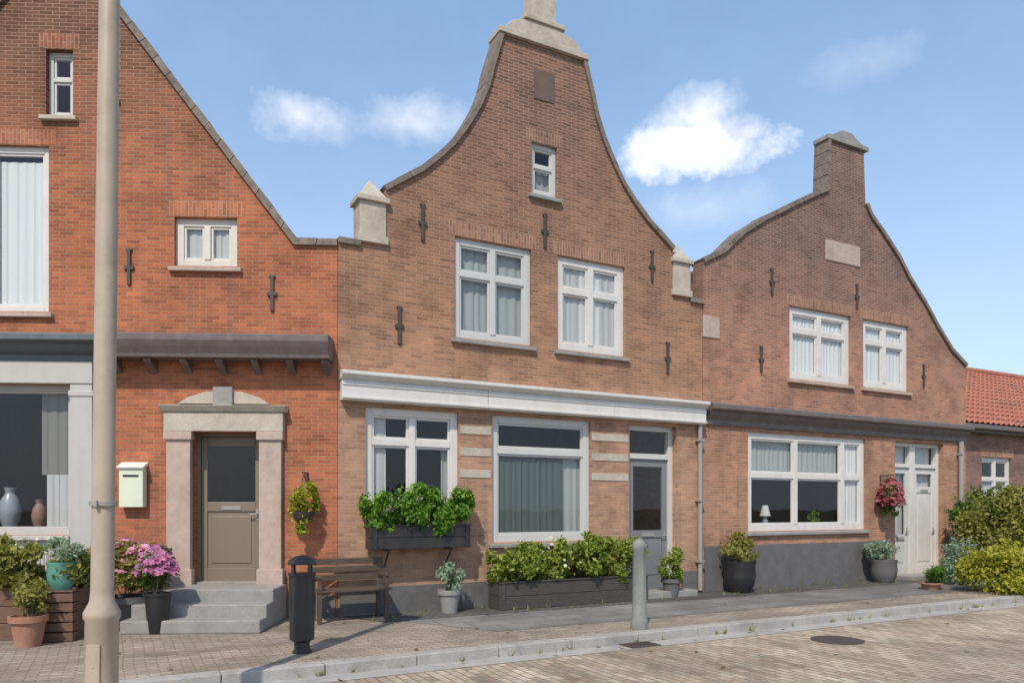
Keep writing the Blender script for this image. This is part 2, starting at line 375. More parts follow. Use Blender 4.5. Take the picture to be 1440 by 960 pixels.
def window(house, u0, u1, z0, z1, fm, mull=(), trans=(), fw=.09, y=.10, sill=True, curt=None, arch=None, side=None, name='window', sillm='hard', blind=None):
    mb = MB(); e = .012
    mb.box(u0-e, u0+fw, y, y+.08, z0-e, z1+e).box(u1-fw, u1+e, y, y+.08, z0-e, z1+e)
    mb.box(u0+fw, u1-fw, y, y+.08, z1-fw, z1+e).box(u0+fw, u1-fw, y, y+.08, z0-e, z0+fw)
    for x in mull: mb.box(x-fw*.42, x+fw*.42, y-.012, y+.07, z0+fw, z1-fw)
    for z in trans: mb.box(u0+fw, u1-fw, y-.004, y+.065, z-fw*.42, z+fw*.42)
    # thin inner sash bead
    xs = [u0+fw] + sorted(mull) + [u1-fw]; zs = [z0+fw] + sorted(trans) + [z1-fw]; b = .035
    for i in range(len(xs)-1):
        for j in range(len(zs)-1):
            a0 = xs[i] + (fw*.42 if i else 0); a1 = xs[i+1] - (fw*.42 if i < len(xs)-2 else 0)
            c0 = zs[j] + (fw*.42 if j else 0); c1 = zs[j+1] - (fw*.42 if j < len(zs)-2 else 0)
            mb.box(a0, a0+b, y+.018, y+.06, c0, c1).box(a1-b, a1, y+.018, y+.06, c0, c1)
            mb.box(a0+b, a1-b, y+.018, y+.06, c0, c0+b).box(a0+b, a1-b, y+.018, y+.06, c1-b, c1)
    w = mb.build(name, M[fm], house, bevel=.006)
    MB().box(u0+fw*.5, u1-fw*.5, y+.036, y+.042, z0+fw*.5, z1-fw*.5).build('pane', M['glass'], w)
    if sill:
        MB().profile([(-.07,z0-.09),(.10,z0-.09),(.10,z0-.012),(-.07,z0-.03)], u0-.07, u1+.07).build('sill', M[sillm], w, bevel=.008)
    if curt:
        for (a, b_, c, d, mm) in curt: curtain('curtain', a, b_, c, d, y+(.125 if mm in ('drape','netg') else .075), M[mm], w)
    if arch:
        MB().box(u0-.1, u1+.1, -.004, .05, z1+.012, z1+.235).build('brick_arch', M[arch], house)
    return w

def door(house, u0, u1, z0, z1, leafm, framem, glass_from, y=.16, transom=None, fw=.08, st=.11):
    fb = MB(); fb.box(u0-.01, u0+fw, y-.04, y+.09, z0, z1+.01).box(u1-fw, u1+.01, y-.04, y+.09, z0, z1+.01).box(u0+fw, u1-fw, y-.04, y+.09, z1-fw, z1+.01)
    top = z1-fw
    if transom: fb.box(u0+fw, u1-fw, y-.04, y+.09, transom, transom+fw); top = transom
    fr = fb.build('door_frame', M[framem], house, bevel=.006)
    if transom: MB().box(u0+fw, u1-fw, y+.03, y+.036, transom+fw, z1-fw).build('pane', M['glass'], fr)
    a, b = u0+fw+.004, u1-fw-.004
    d = MB(); g0, g1 = glass_from, top-.14
    d.box(a, a+st, y, y+.05, z0+.01, top-.004).box(b-st, b, y, y+.05, z0+.01, top-.004)
    d.box(a+st, b-st, y, y+.05, g1, top-.004).box(a+st, b-st, y, y+.05, g0-.14, g0).box(a+st, b-st, y, y+.05, z0+.01, z0+.22)
    d.box(a+st, b-st, y+.018, y+.04, z0+.22, g0-.14)
    mid = (a+b)/2
    d.box(a+st+.06, b-st-.06, y+.006, y+.02, z0+.29, g0-.21)
    leaf = d.build('door', M[leafm], house, bevel=.006)
    MB().box(a+st, b-st, y+.02, y+.026, g0, g1).build('pane', M['glass'], leaf)
    MB().tube([(b-.055, y-.002, z0+1.02), (b-.055, y-.05, z0+1.02), (b-.055, y-.055, z0+1.02)], .012).tube([(b-.055,y-.05,z0+1.02),(b-.17,y-.052,z0+1.02)], .010).box(b-.075, b-.035, y-.006, y, z0+.93, z0+1.1).build('handle', M['lead'], leaf)
    MB().box(mid-.14, mid+.14, y-.012, y+.004, g0-.115, g0-.055).build('letter_slot', M['lead'], leaf)
    return leaf

def coping(house, pts, m, t=.075, y0=-.05, y1=.33):
    P = [Vector(p) for p in pts]; n = len(P); off = []
    for i in range(n):
        d1 = (P[i]-P[i-1]).normalized() if i else (P[1]-P[0]).normalized()
        d2 = (P[i+1]-P[i]).normalized() if i < n-1 else d1
        n1 = Vector((-d1.y, d1.x)); n2 = Vector((-d2.y, d2.x)); b = (n1+n2).normalized(); k = 1/max(.5, b.dot(n1)); off.append(b*k)
    inn = [p - o*.025 for p, o in zip(P, off)]; out = [p + o*t for p, o in zip(P, off)]
    mb = MB()
    segs = []
    for i in range(n-1):
        L_ = (P[i+1]-P[i]).length; c_ = max(1, int(round(L_/.30)))
        for j in range(c_):
            f0 = j/c_ + (.012/L_ if j else 0); f1 = (j+1)/c_; dd_ = random.uniform(-.006, .006)
            up = (out[i]-inn[i]).normalized()*dd_
            segs.append([inn[i].lerp(inn[i+1], f0), inn[i].lerp(inn[i+1], f1), out[i].lerp(out[i+1], f1)+up, out[i].lerp(out[i+1], f0)+up])
    for q in segs:
        i = 0
        vs = [(p.x,y0,p.y) for p in q] + [(p.x,y1,p.y) for p in q]
        mb.add(vs, [(0,1,2,3),(7,6,5,4),(0,4,5,1),(3,2,6,7)] + [(0,3,7,4), (1,5,6,2)])
    return mb.build('coping', M[m], house)

def roof(house, ul, ur, ze_l, ze_r, ur_, zr, depth, m, y0=.30):
    """pantiled slopes either side of a ridge running back from the gable"""
    mb = MB()
    for (ue, ze) in ((ul, ze_l), (ur, ze_r)):
        nrow = 26; ncol = int(depth/.24)
        d = Vector((ur_-ue, 0, zr-ze)); L = d.length; d.normalize(); nrm = Vector((-d.z, 0, d.x))
        if nrm.z < 0: nrm = -nrm
        rh = L/nrow
        for r in range(nrow):
            a = Vector((ue, 0, ze)) + d*(r*rh - .03); b = Vector((ue, 0, ze)) + d*((r+1)*rh)
            vs = []; fs = []; steps = ncol*4
            for i in range(steps+1):
                yy = y0 + depth*i/steps; h = .028*math.sin(i/4*2*PI)
                p = a + nrm*(.05+h); q = b + nrm*(.015+h)
                vs += [(p.x, yy, p.z), (q.x, yy, q.z)]
            fs = [(2*i, 2*i+1, 2*i+3, 2*i+2) for i in range(steps)]
            mb.add(vs, fs, True)
    o = mb.build('roof', m, house, fix=False)
    MB().tube([(ur_, y0, zr+.03), (ur_, y0+depth, zr+.03)], .11, 10).build('ridge_tiles', m, o)
    return o

def shell(house, u0, u1, zt0, zt1, uc, zc, depth, wm, y=.28):
    """party walls, rear gable and floors"""
    mb = MB()
    mb.box(u0, u0+.22, y, depth, 0, zt0).box(u1-.22, u1, y, depth, 0, zt1)
    mb.prism([(u0,0),(u1,0),(u1,zt1),(uc,zc),(u0,zt0)], depth, depth+.25)
    mb.build('rear_wall', wm, house)
    MB().box(u0+.22, u1-.22, y+.02, depth, -.1, .05).box(u0+.22, u1-.22, y+.02, depth, 3.52, 3.72).build('floor', M['floorw'], house)
    MB().box(u0+.22, u1-.22, 3.6, 3.7, .05, 3.52).box(u0+.22, u1-.22, 3.6, 3.7, 3.72, min(zt0,zt1)).build('partition', paintroom, house)

paintroom = paint('faded_wallpaper', (.13,.11,.09), .8, .2)

def anchor(house, u, z, h=.5):
    mb = MB().box(u-.025, u+.025, -.035, .0, z-h/2, z+h/2).box(u-.07, u+.07, -.032, -.003, z-.03, z+.03)
    mb.box(u-.045,u+.045,-.03,-.005,z+h/2-.004,z+h/2+.03)
    mb.build('wall_anchor', M['iron'], house, bevel=.006)

def gutter_pipe(house, u, z1, m='lead', r=.045):
    mb = MB().tube([(u,-.08,z1),(u,-.08,.05)], r, 12)
    for z in (z1-.3, z1*.55, .6): mb.box(u-.065, u+.065, -.135, .0, z-.02, z+.02)
    return mb.build('drainpipe', M[m], house)

def finish_wall(house, outline, holes, m):
    me = facade_mesh(outline, holes, 0, .28, 'wall', m, house)
    me.materials.append(m); o = bpy.data.objects.new('wall', me); C.objects.link(o); o.parent = house; return o

# ------------------------------------------------------------------ left house
A = thing('brick_house', 'tall orange brick house at the left with white shopfront and stone framed door', 'house', J, YA)
outA = [(-8.0,0),(-.004,0),(-.004,5.5),(-.62,5.5),(-3.55,9.35),(-3.72,9.95),(-4.28,9.95),(-4.45,9.35),(-7.5,5.5),(-8.0,5.5)]
hA = [(-2.10,-1.12,.50,2.72), (-6.6,-3.80,1.22,3.40), (-2.36,-1.46,5.15,5.86), (-5.02,-4.14,4.45,6.85), (-6.6,-5.72,4.45,6.85), (-4.18,-3.80,7.3,8.25)]
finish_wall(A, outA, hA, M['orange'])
coping(A, [(-8.0,5.5),(-7.5,5.5),(-4.45,9.35),(-4.28,9.95),(-3.72,9.95),(-3.55,9.35),(-.62,5.5),(-.004,5.5)][::-1][::-1], 'coping')
shell(A, -7.98, -.02, 5.2, 5.2, -4, 9.0, 9, M['orange'])
roof(A, -7.7, -.35, 5.2, 5.2, -4, 9.1, 8.6, M['tile'])
# moulded cornice across the front (dark, slate grey over the shop)
def cornice(house, u0, u1, z0, z1, proj, m, name='cornice'):
    h = z1-z0
    return MB().profile([(0.0,z0),(-.05,z0),(-.06,z0+h*.25),(-proj*.55,z0+h*.5),(-proj*.6,z0+h*.62),(-proj,z0+h*.72),(-proj,z1-.03),(-proj*.9,z1),(0.0,z1)], u0, u1).build(name, M[m], house, bevel=.006)
MB().profile([(0,3.75),(-.33,3.75),(-.34,3.80),(-.39,3.90),(-.42,3.98),(-.42,4.06),(-.40,4.08),(0,4.09)], -3.30, -.06).build('cornice', M['darkcorn'], A, bevel=.006)
for k in range(7): MB().profile([(-.001,3.56),(-.05,3.60),(-.24,3.70),(-.26,3.747),(-.001,3.747)], -3.2+k*.5, -3.1+k*.5).build('cornice_bracket', M['darkcorn'], A, bevel=.006)
c = cornice(A, -7.9, -3.32, 3.72, 4.08, .33, 'slate')
# shopfront
sf = MB()
sf.box(-7.0, -3.48, -.10, 0, 3.40, 3.716)
for a, b in ((-3.80, -3.49), (-6.95, -6.6)): sf.box(a, b, -.085, .0, .02, 3.397).box(a-.02, b+.02, -.105, .0, .02, .3).box(a-.02,b+.02,-.10,0,3.22,3.30)
sf.box(-6.6, -3.80, -.05, .0, .02, 1.21).box(-6.6,-3.803,-.12,.0,1.15,1.215)
for k in range(4):
    x = -6.5 + k*.68; sf.box(x, x+.58, -.065, -.05, .25, 1.02)
sh = sf.build('shopfront', M['shopw'], A, bevel=.008)
window(A, -6.6, -3.80, 1.22, 3.40, 'shopw', (-5.25, ), (), .085, .08, False,
       [(-4.25,-3.85,1.25,2.1,'net'), (-4.35,-3.95,2.1,3.35,'drape'), (-6.5,-6.1,1.25,3.35,'drape')])
window(A, -2.36, -1.46, 5.15, 5.86, 'cream', (-1.91,), (), .11, .07, True, [(-2.3,-1.5,5.15,5.86,'net')], 'sold_o', sillm='pink')
for (a, b) in ((-5.02,-4.14), (-6.6,-5.72)):
    window(A, a, b, 4.45, 6.85, 'white', (), (), .09, .06, True, [(a+.02,b-.02,4.45,6.66,'blind')], 'sold_o', sillm='pink')
window(A, -4.18, -3.80, 7.3, 8.25, 'greyw', (), (7.85,), .06, .09, True, None, 'sold_o', sillm='sand')
# stone door case with pilasters, lintel and broken pediment
dc = MB()
for a, b in ((-2.44,-2.10), (-1.12,-.80)):
    dc.box(a, b, -.10, .0, .02, 2.72).box(a-.03, b+.03, -.13, .0, .02, .72).box(a-.03, b+.03, -.135, .0, 2.60, 2.72)
ds = dc.build('door_surround', M['pink'], A, bevel=.008)
dl = MB().box(-2.47, -.77, -.12, .0, 2.723, 3.0).profile([(0,3.003),(-.14,3.003),(-.20,3.09),(0,3.12)], -2.52, -.72)
dl.prism([(-2.28,3.12),(-.96,3.12),(-1.12,3.22),(-1.38,3.30),(-1.86,3.30),(-2.12,3.22)], -.11, 0)
dl.build('lintel', M['sand'], ds, bevel=.008)
MB().box(-1.76, -1.48, -.16, -.112, 3.08, 3.36).build('keystone', M['hard'], ds, bevel=.01)
door(A, -2.10, -1.12, .50, 2.72, 'taupe', 'taupe', 1.70, y=.21, fw=.05, st=.085)
stp = MB().box(-2.50, -.74, -.75, -.002, 0, .50).box(-2.50, -.74, -1.08, -.753, 0, .335).box(-2.50, -.74, -1.40, -1.083, 0, .17)
stp.build('stoop', M['hard'], A, bevel=.015)
MB().box(-2.09, -1.13, .003, .30, .45, .525).build('threshold', M['hard'], A, bevel=.008)
for a, b in ((-3.24,-2.51), (-.73,-.03)): MB().box(a,b,-.025,.0,0,.32).build('plinth', M['plinth'], A)
gutter_pipe(A, -3.30, 3.72)
anchor(A, -.95, 4.75); anchor(A, -3.0, 5.1); anchor(A, -3.2, 7.5)
# ------------------------------------------------------------------ middle house
B = thing('brick_house', 'brown brick house in the middle with the tallest bell gable and white fascia', 'house', J, TH)
cx = 3.53
half = [(3.525,5.55),(3.2,5.55),(3.2,5.95),(2.80,5.95),(2.80,6.46),(2.6,6.60),(2.2,6.88),(1.9,7.16),(1.66,7.42),(1.48,7.68),(1.33,7.92),(1.2,8.16),(1.06,8.5),(.97,8.85),(.88,9.15),(.80,9.42)]
outB = [(0.004,0),(7.05,0)] + [(cx+h, z) for h, z in half] + [(cx-h, z) for h, z in half[::-1]]
outB = [(max(.004, u), z) for u, z in outB]
W1 = (1.88,3.28,4.34,5.95); W2 = (3.80,5.22,4.34,5.95); G1 = (.42,1.95,1.62,3.14); G2 = (2.55,4.48,1.05,3.14)
DB = (5.32,6.42,.08,3.14)
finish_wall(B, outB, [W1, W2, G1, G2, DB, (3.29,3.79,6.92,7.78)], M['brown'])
coping(B, [(cx-h, z) for h, z in half[4:][::1]][::1], 'coping', .06)
coping(B, [(cx+h, z) for h, z in half[4:]][::-1], 'coping', .06)
coping(B, [(.01,5.55),(.34,5.55)], 'coping', .06); coping(B, [(6.74,5.55),(7.05,5.55)], 'coping', .06)
for s in (-1, 1):
    c0 = cx + s*3.0
    k = MB().box(c0-.235, c0+.235, -.06, .34, 5.60, 5.72).box(c0-.205, c0+.205, -.035, .315, 5.722, 6.22).box(c0-.25, c0+.25, -.08, .36, 6.222, 6.30)
    k.add([(c0-.22,-.05,6.302),(c0+.22,-.05,6.302),(c0+.22,.33,6.302),(c0-.22,.33,6.302),(c0,.14,6.62)], [(3,2,1,0),(0,1,4),(1,2,4),(2,3,4),(3,0,4)])
    k.build('kneeler_stone', M['sand'], B, bevel=.008)
cap = MB().box(cx-.88, cx+.88, -.07, .35, 9.425, 9.52).prism([(cx-.78,9.522),(cx+.78,9.522),(cx+.62,9.70),(cx+.30,9.80),(cx-.30,9.80),(cx-.62,9.70)], -.03, .31)
cap.box(cx-.40, cx+.40, -.06, .34, 9.802, 9.88).box(cx-.24, cx+.24, -.02, .30, 9.882, 10.32)
cap.build('gable_cap', M['sand'], B, bevel=.01)
MB().box(cx-.2, cx+.2, -.012, .02, 8.52, 9.02).build('bricked_hatch', M['tiled'], B)
shell(B, .02, 7.03, 5.3, 5.3, cx, 8.4, 9, M['brown'])
roof(B, .25, 6.8, 5.25, 5.25, cx, 8.5, 8.6, M['tile'])
window(B, *W1, 'greyw', (2.58,), (5.38,), .11, .05, True, [(1.95,3.22,4.4,5.9,'netg')], 'sold_b')
window(B, *W2, 'white', (4.51,), (5.38,), .13, .05, True, [(3.9,4.35,4.4,5.9,'net'),(4.33,4.75,4.4,5.9,'blind'),(4.73,5.14,4.4,5.9,'net')], 'sold_b')
window(B, 3.29,3.79,6.92,7.78, 'greyw', (), (7.4,), .07, .06, True, [(3.33,3.75,6.95,7.4,'netg')], 'sold_b')
window(B, *G1, 'white', (1.18,), (2.62,), .12, .06, True, [(.5,.78,1.6,3.1,'net'),(1.72,1.9,1.6,2.6,'netg')])
window(B, *G2, 'greyw', (), (2.56,), .12, .06, True, [(3.98,4.40,1.1,2.5,'netg'), (2.62,3.99,1.1,2.46,'refl')])  # broad second curtain is coloured to stand in for glass reflection
# pale stone bands across the piers between the ground floor windows
for a, b in ((1.975, 2.525), (4.505, 5.295)):
    for z in (2.10, 2.45, 2.80):
        MB().box(a, b, -.012, .05, z, z+.13).build('stone_band', M['sand'], B, bevel=.006)
fa = MB()
for a, b in ((.03,2.41),(2.416,4.9),(4.906,7.03)): fa.box(a, b, -.14, -.002, 3.20, 3.50).box(a,b,-.165,-.141,3.22,3.26).box(a,b,-.155,-.141,3.42,3.45)
fa.profile([(0,3.502),(-.15,3.502),(-.24,3.57),(-.24,3.62),(0,3.645)], .012, 3.6).profile([(0,3.502),(-.15,3.502),(-.24,3.57),(-.24,3.62),(0,3.645)], 3.605, 7.045)
fa.build('fascia', M['white'], B, bevel=.008)
door(B, *DB, 'greydoor', 'greyw', 1.20, transom=2.52, fw=.1)
MB().box(5.20, 6.54, -.45, -.003, 0, .12).build('doorstep', M['hard'], B, bevel=.012)
for a, b in ((.03,5.19),(6.55,7.03)): MB().box(a, b, -.03, 0, .0, .42).build('plinth', M['plinth'], B)
for (u, z) in ((1.33,6.05),(5.83,6.05),(.95,4.4),(6.2,4.4),(3.54,6.3)): anchor(B, u, z, .55)
gutter_pipe(B, 6.93, 3.2)
# ------------------------------------------------------------------ right house
D = thing('brick_house', 'dim brown brick house at the right with narrow gable top and white framed windows', 'house', street(7.07, 0), TH)
def q(u): return u - 7.07
outC = [(q(7.075),0),(q(15.52),0),(q(15.52),5.1),(q(14.94),5.42),(q(14.36),5.93),(q(13.87),6.44),(q(13.3),6.93),(q(12.93),7.35),(q(12.38),7.80),(q(11.95),8.12),(q(11.80),8.35),(q(11.74),9.5),(q(10.62),9.5),(q(10.56),8.42),(q(10.0),8.15),(q(9.31),7.78),(q(8.7),7.45),(q(8.12),7.08),(q(7.6),6.62),(q(7.075),6.35)]
U1 = (q(9.42),q(11.30),4.30,5.80); U2 = (q(11.72),q(13.30),4.30,5.80); F1 = (q(8.25),q(11.80),1.15,3.14); DC = (q(12.82),q(14.62),.06,3.14)
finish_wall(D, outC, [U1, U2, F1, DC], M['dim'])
coping(D, outC[2:][::-1][:8], 'coping', .06); coping(D, outC[2:13][::-1][2:], 'coping', .06)
MB().box(q(10.52), q(11.84), -.06, .34, 9.502, 9.60).prism([(q(10.64),9.602),(q(11.72),9.602),(q(11.33),9.80),(q(11.0),9.80)], -.02, .30).build('gable_cap', M['hard'], D, bevel=.01)
shell(D, .02, q(15.5), 6.0, 5.0, q(11.04), 8.0, 9, M['dim'])
roof(D, q(7.4), q(15.3), 5.9, 4.9, q(11.04), 7.95, 8.6, M['tiled'])
MB().box(q(10.5), q(11.6), -.02, .05, 6.92, 7.36).build('stone_tablet', M['pink'], D, bevel=.012)
window(D, *U1, 'white', (q(10.36),), (5.32,), .14, .05, True, [(q(9.5),q(11.2),4.35,5.72,'blind')], 'sold_b', sillm='pink')
window(D, *U2, 'white', (q(12.5),), (5.32,), .14, .05, True, [(q(11.85),q(13.2),4.35,5.72,'blind')], 'sold_b', sillm='pink')
window(D, *F1, 'white', (q(9.65),q(11.10)), (2.28,), .13, .05, True, [(q(8.3),q(11.05),2.3,3.1,'netg'),(q(11.12),q(11.72),1.2,3.1,'blind')])
cornice(D, q(7.12), q(15.48), 3.22, 3.62, .24, 'darkcorn')
# double front door: a glazed grey-green leaf beside a white one
l1 = door(D, DC[0], q(13.62), .06, 3.14, 'greyw', 'white', 1.0, transom=2.56, fw=.09)
curtain('curtain', DC[0]+.12, q(13.55), .9, 3.1, .29, M['net'], l1)
l2 = door(D, q(13.64), DC[1], .06, 3.14, 'white', 'white', 2.12, transom=2.56, fw=.09)
curtain('curtain', q(13.72), DC[1]-.1, 1.9, 3.1, .29, M['net'], l2)
MB().box(q(12.7), q(14.74), -.5, -.003, 0, .10).build('doorstep', M['hard'], D, bevel=.012)
for a, b in ((.03,q(12.69)),(q(14.75),q(15.48))): MB().box(a, b, -.035, 0, 0, .88).build('plinth', M['plinth'], D)
for (u, z) in ((8.9,6.2),(8.6,4.6),(11.5,6.25),(13.85,4.7)): anchor(D, q(u), z, .5)
MB().box(.004, .42, -.02, .06, 4.9, 5.32).build('corner_stone', M['pink'], D, bevel=.012)
gutter_pipe(D, q(15.2), 3.22, 'lead', .06)
# ------------------------------------------------------------------ low house at the far right
Lw = thing('brick_house', 'low brick house with red tiled roof behind the shrubs at the right edge', 'house', street(15.56, -.9), TH)
finish_wall(Lw, [(0,0),(16,0),(16,3.9),(0,3.9)], [(2.2,3.6,1.0,3.0),(5.2,6.6,1.0,3.0),(8.0,9.1,.06,2.9)], M['red'])
shellm = MB().box(0,.22,.28,7,0,3.9).box(15.78,16,.28,7,0,3.9).box(0,16,7,7.25,0,3.9)
shellm.build('rear_wall', M['red'], Lw)
for a in (.02, 15.78): MB().profile([(.02,3.903),(7.2,3.903),(3.6,6.3)], a, a+.2).build('gable_wall', M['red'], Lw)
def tiled_plane(house, u0, u1, ya, za, yb, zb, m, rows=14, name='roof'):
    mb = MB(); d = Vector((0, yb-ya, zb-za)); L = d.length; d.normalize(); nrm = Vector((0, -d.z, d.y)); nrm = nrm if nrm.z > 0 else -nrm
    steps = int((u1-u0)/.06)
    for r in range(rows):
        a = Vector((0,ya,za)) + d*(r*L/rows-.03); b = Vector((0,ya,za)) + d*((r+1)*L/rows); vs = []
        for i in range(steps+1):
            x = u0+(u1-u0)*i/steps; h = .028*math.sin(i/4*2*PI); p = a+nrm*(.05+h); w_ = b+nrm*(.015+h); vs += [(x,p.y,p.z),(x,w_.y,w_.z)]
        mb.add(vs, [(2*i,2*i+1,2*i+3,2*i+2) for i in range(steps)], True)
    return mb.build(name, M[m], house, fix=False)
rf = tiled_plane(Lw, -.02, 16.1, -.25, 3.85, 3.6, 6.35, 'tile')
tiled_plane(Lw, -.02, 16.1, 7.5, 3.85, 3.6, 6.35, 'tile', name='roof')
MB().tube([(-.02,3.6,6.39),(16.1,3.6,6.39)], .12, 10).build('ridge_tiles', M['tile'], rf)
MB().box(0,16,-.36,-.20,3.70,3.82).box(0,16,-.2,-.002,3.62,3.80).build('eaves_gutter', M['darkcorn'], Lw, bevel=.01)
for a, b in ((2.2,3.6),(5.2,6.6)): window(Lw, a, b, 1.0, 3.0, 'white', ((a+b)/2,), (2.4,), .1, .06, True, [(a+.1,b-.1,1.05,2.3,'net')], 'sold_b')
door(Lw, 8.0, 9.1, .06, 2.9, 'taupe', 'white', 1.6, transom=2.4)

# ------------------------------------------------------------------ plants
def leaves(mb, cen, rad, n, size, clumps=14, flat=.0, spread=.34, long=1.6):
    cen = Vector(cen); rad = Vector(rad); cs = []
    for _ in range(clumps):
        while True:
            p = Vector((random.uniform(-1,1), random.uniform(-1,1), random.uniform(-1,1)))
            if .25 < p.length < 1: break
        cs.append((p, random.uniform(.6, 1.25)))
    for i in range(n):
        c, k = random.choice(cs)
        p = c + Vector((random.gauss(0,1), random.gauss(0,1), random.gauss(0,.9)))*spread*k*.6
        if p.length > 1.15: p *= random.uniform(.8,1.1)/p.length
        p = Vector((cen.x+p.x*rad.x, cen.y+p.y*rad.y, cen.z+p.z*rad.z))
        nrm = (Vector((random.gauss(0,1), random.gauss(0,1), random.gauss(.5,.8))) + (p-cen).normalized()*.7).normalized()
        a = nrm.orthogonal().normalized(); a = (Matrix.Rotation(random.uniform(0,2*PI), 3, nrm) @ a); b = nrm.cross(a)
        s = size*random.uniform(.6,1.35); l = s*long
        mb.add([p-a*l*.5, p-b*s*.42-a*l*.05+nrm*s*.08, p+a*l*.5-nrm*s*.12, p+b*s*.42-a*l*.05+nrm*s*.08], [(0,1,2),(0,2,3)])
def blossoms(mb, cen, rad, n, size, petals=6, heads=None):
    cen = Vector(cen)
    for i in range(n):
        a = random.uniform(0,2*PI); rr = math.sqrt(random.random()); zz = random.uniform(-.3,1)
        k = math.sqrt(max(.05, 1-max(0,zz)**2))
        p = cen + Vector((rad[0]*math.cos(a)*(.4+.6*rr)*k, rad[1]*math.sin(a)*(.4+.6*rr)*k, rad[2]*zz))
        up = (Vector((math.cos(a)*.6, math.sin(a)*.6-.4, 1)) + Vector((random.gauss(0,.3), random.gauss(0,.3), 0))).normalized()
        t = up.orthogonal().normalized(); s = size*random.uniform(.7,1.3)
        for j in range(petals):
            d = Matrix.Rotation(2*PI*j/petals+random.uniform(-.2,.2), 3, up) @ t; e = up.cross(d)
            mb.add([p, p+d*s*.6-e*s*.4+up*s*.15, p+d*s+up*s*.05, p+d*s*.6+e*s*.4+up*s*.15], [(0,1,2,3)])
def stems(mb, base, cen, rad, n, r=.006):
    for i in range(n):
        a = random.uniform(0,2*PI); q_ = Vector(cen)+Vector((math.cos(a)*rad[0]*.6, math.sin(a)*rad[1]*.6, random.uniform(-.2,.6)*rad[2]))
        b = Vector(base)+Vector((random.uniform(-.05,.05)*1, random.uniform(-.05,.05), 0)); m_ = (b+q_)/2+Vector((random.gauss(0,.03),random.gauss(0,.03),.05))
        mb.tube([b, m_, q_], r, 5, r*.5)

def pot_prof(r, h, kind):
    if kind == 'round': return [(r*.62,0),(r*.9,h*.25),(r,h*.55),(r*.95,h*.85),(r*1.02,h*.93),(r*1.02,h),(r*.9,h),(r*.88,h*.9)]
    if kind == 'tall': return [(r*.72,0),(r*.76,h*.02),(r*.98,h*.93),(r*1.06,h*.94),(r*1.06,h),(r*.93,h),(r*.92,h*.94)]
    return [(r*.7,0),(r*.95,h*.8),(r*1.08,h*.8),(r*1.08,h),(r*.96,h),(r*.94,h*.88)]

def potted(label, loc, r, h, kind, potm, rad, cz, n, size, leafm, flowers=None, name='potted_plant', cat='potted plant', clumps=12, group='potted plants along the houses'):
    t = thing(name, label, cat, loc, random.uniform(0,6), group)
    pm = pot_prof(r, h, kind)
    MB().lathe(pm, 22).build('pot', M[potm], t)
    MB().lathe([(r*.9,h*.86),(r*.5,h*.9),(.01,h*.91)], 14).build('soil', M['soil'], t)
    mb = MB(); stems(mb, (0,0,h*.88), (0,0,cz), rad, 9); mb.build('stem', M['stem'], t)
    mb = MB(); leaves(mb, (0,0,cz), rad, int(n*1.5), size*.82, clumps); mb.build('foliage', M[leafm], t, fix=False)
    if flowers:
        mb = MB(); blossoms(mb, (0,0,cz), (rad[0]*1.05,rad[1]*1.05,rad[2]*1.05), flowers[1], flowers[2]); mb.build('blossom', M[flowers[0]], t, fix=False)
    return t

def trough(name, label, u, d, z, w, dep, h, woodm, rad, cz, n, size, leafm, flowers=(), cat='planter', planks=2, extra=None, feet=True, rz=TH, base=None):
    loc = base if base is not None else street(u, d, z)
    t = thing(name, label, cat, loc, rz)
    mb = MB(); k = .025
    for i in range(planks):
        z0 = h*i/planks+.004; z1 = h*(i+1)/planks-.004
        mb.box(-w/2, w/2, -dep/2, -dep/2+k, z0, z1).box(-w/2, w/2, dep/2-k, dep/2, z0, z1)
        mb.box(-w/2, -w/2+k, -dep/2+k, dep/2-k, z0, z1).box(w/2-k, w/2, -dep/2+k, dep/2-k, z0, z1)
    for sx in (-1,1): mb.box(sx*(w/2-.06)-.03, sx*(w/2-.06)+.03, -dep/2-.014, -dep/2-.001, 0, h)
    mb.box(-w/2-.012, w/2+.012, -dep/2-.02, -dep/2+k+.01, h, h+.022).box(-w/2-.012, w/2+.012, dep/2-k-.01, dep/2+.02, h, h+.022)
    mb.build('trough', M[woodm], t, bevel=.005)
    MB().box(-w/2+k+.003, w/2-k-.003, -dep/2+k+.003, dep/2-k-.003, .02, h-.03).build('soil', M['soil'], t)
    sm = MB()
    for i in range(int(w*10)):
        x = random.uniform(-w/2+.06, w/2-.06); sm.tube([(x,0,h-.04),(x+random.gauss(0,.04),random.gauss(0,.04),cz+rad[2]*.4)], .006, 5, .003)
    sm.build('stem', M['stem'], t)
    mb = MB(); nb = max(3, int(w/.32))
    for i in range(nb):
        x = -w/2 + w*(i+.5)/nb
        sz = random.uniform(.8,1.2)
        leaves(mb, (x, random.uniform(-.03,.03), cz-(1-sz)*rad[2]*-.6), (w/nb*.78, rad[1]*random.uniform(.85,1.1), rad[2]*sz), int(n*1.7)//nb, size*.80, 9)
    mb.build('foliage', M[leafm], t, fix=False)
    for (mm, cnt, s, x0, x1) in flowers:
        mb = MB(); blossoms(mb, ((x0+x1)/2, 0, cz), ((x1-x0)/2, rad[1]*1.05, rad[2]*1.05), cnt, s); mb.build('blossom', M[mm], t, fix=False)
    return t

# window box with a dense green plant below the left ground floor window of the middle house
wb = trough('window_box', 'dark window box packed with deep green plants under the window beside the bench', 1.20, .20, 1.00, 1.60, .28, .34, 'black', (0,.28,.40), 1.60-1.02, 7000, .06, 'leafg', cat='window box')
br = MB()
for x in (-.5,.5): br.box(x-.02,x+.02,-.10,.175,-.03,-.004).tube([(x,-.08,-.02),(x,.17,-.28)], .012)
br.build('bracket', M['black'], wb)
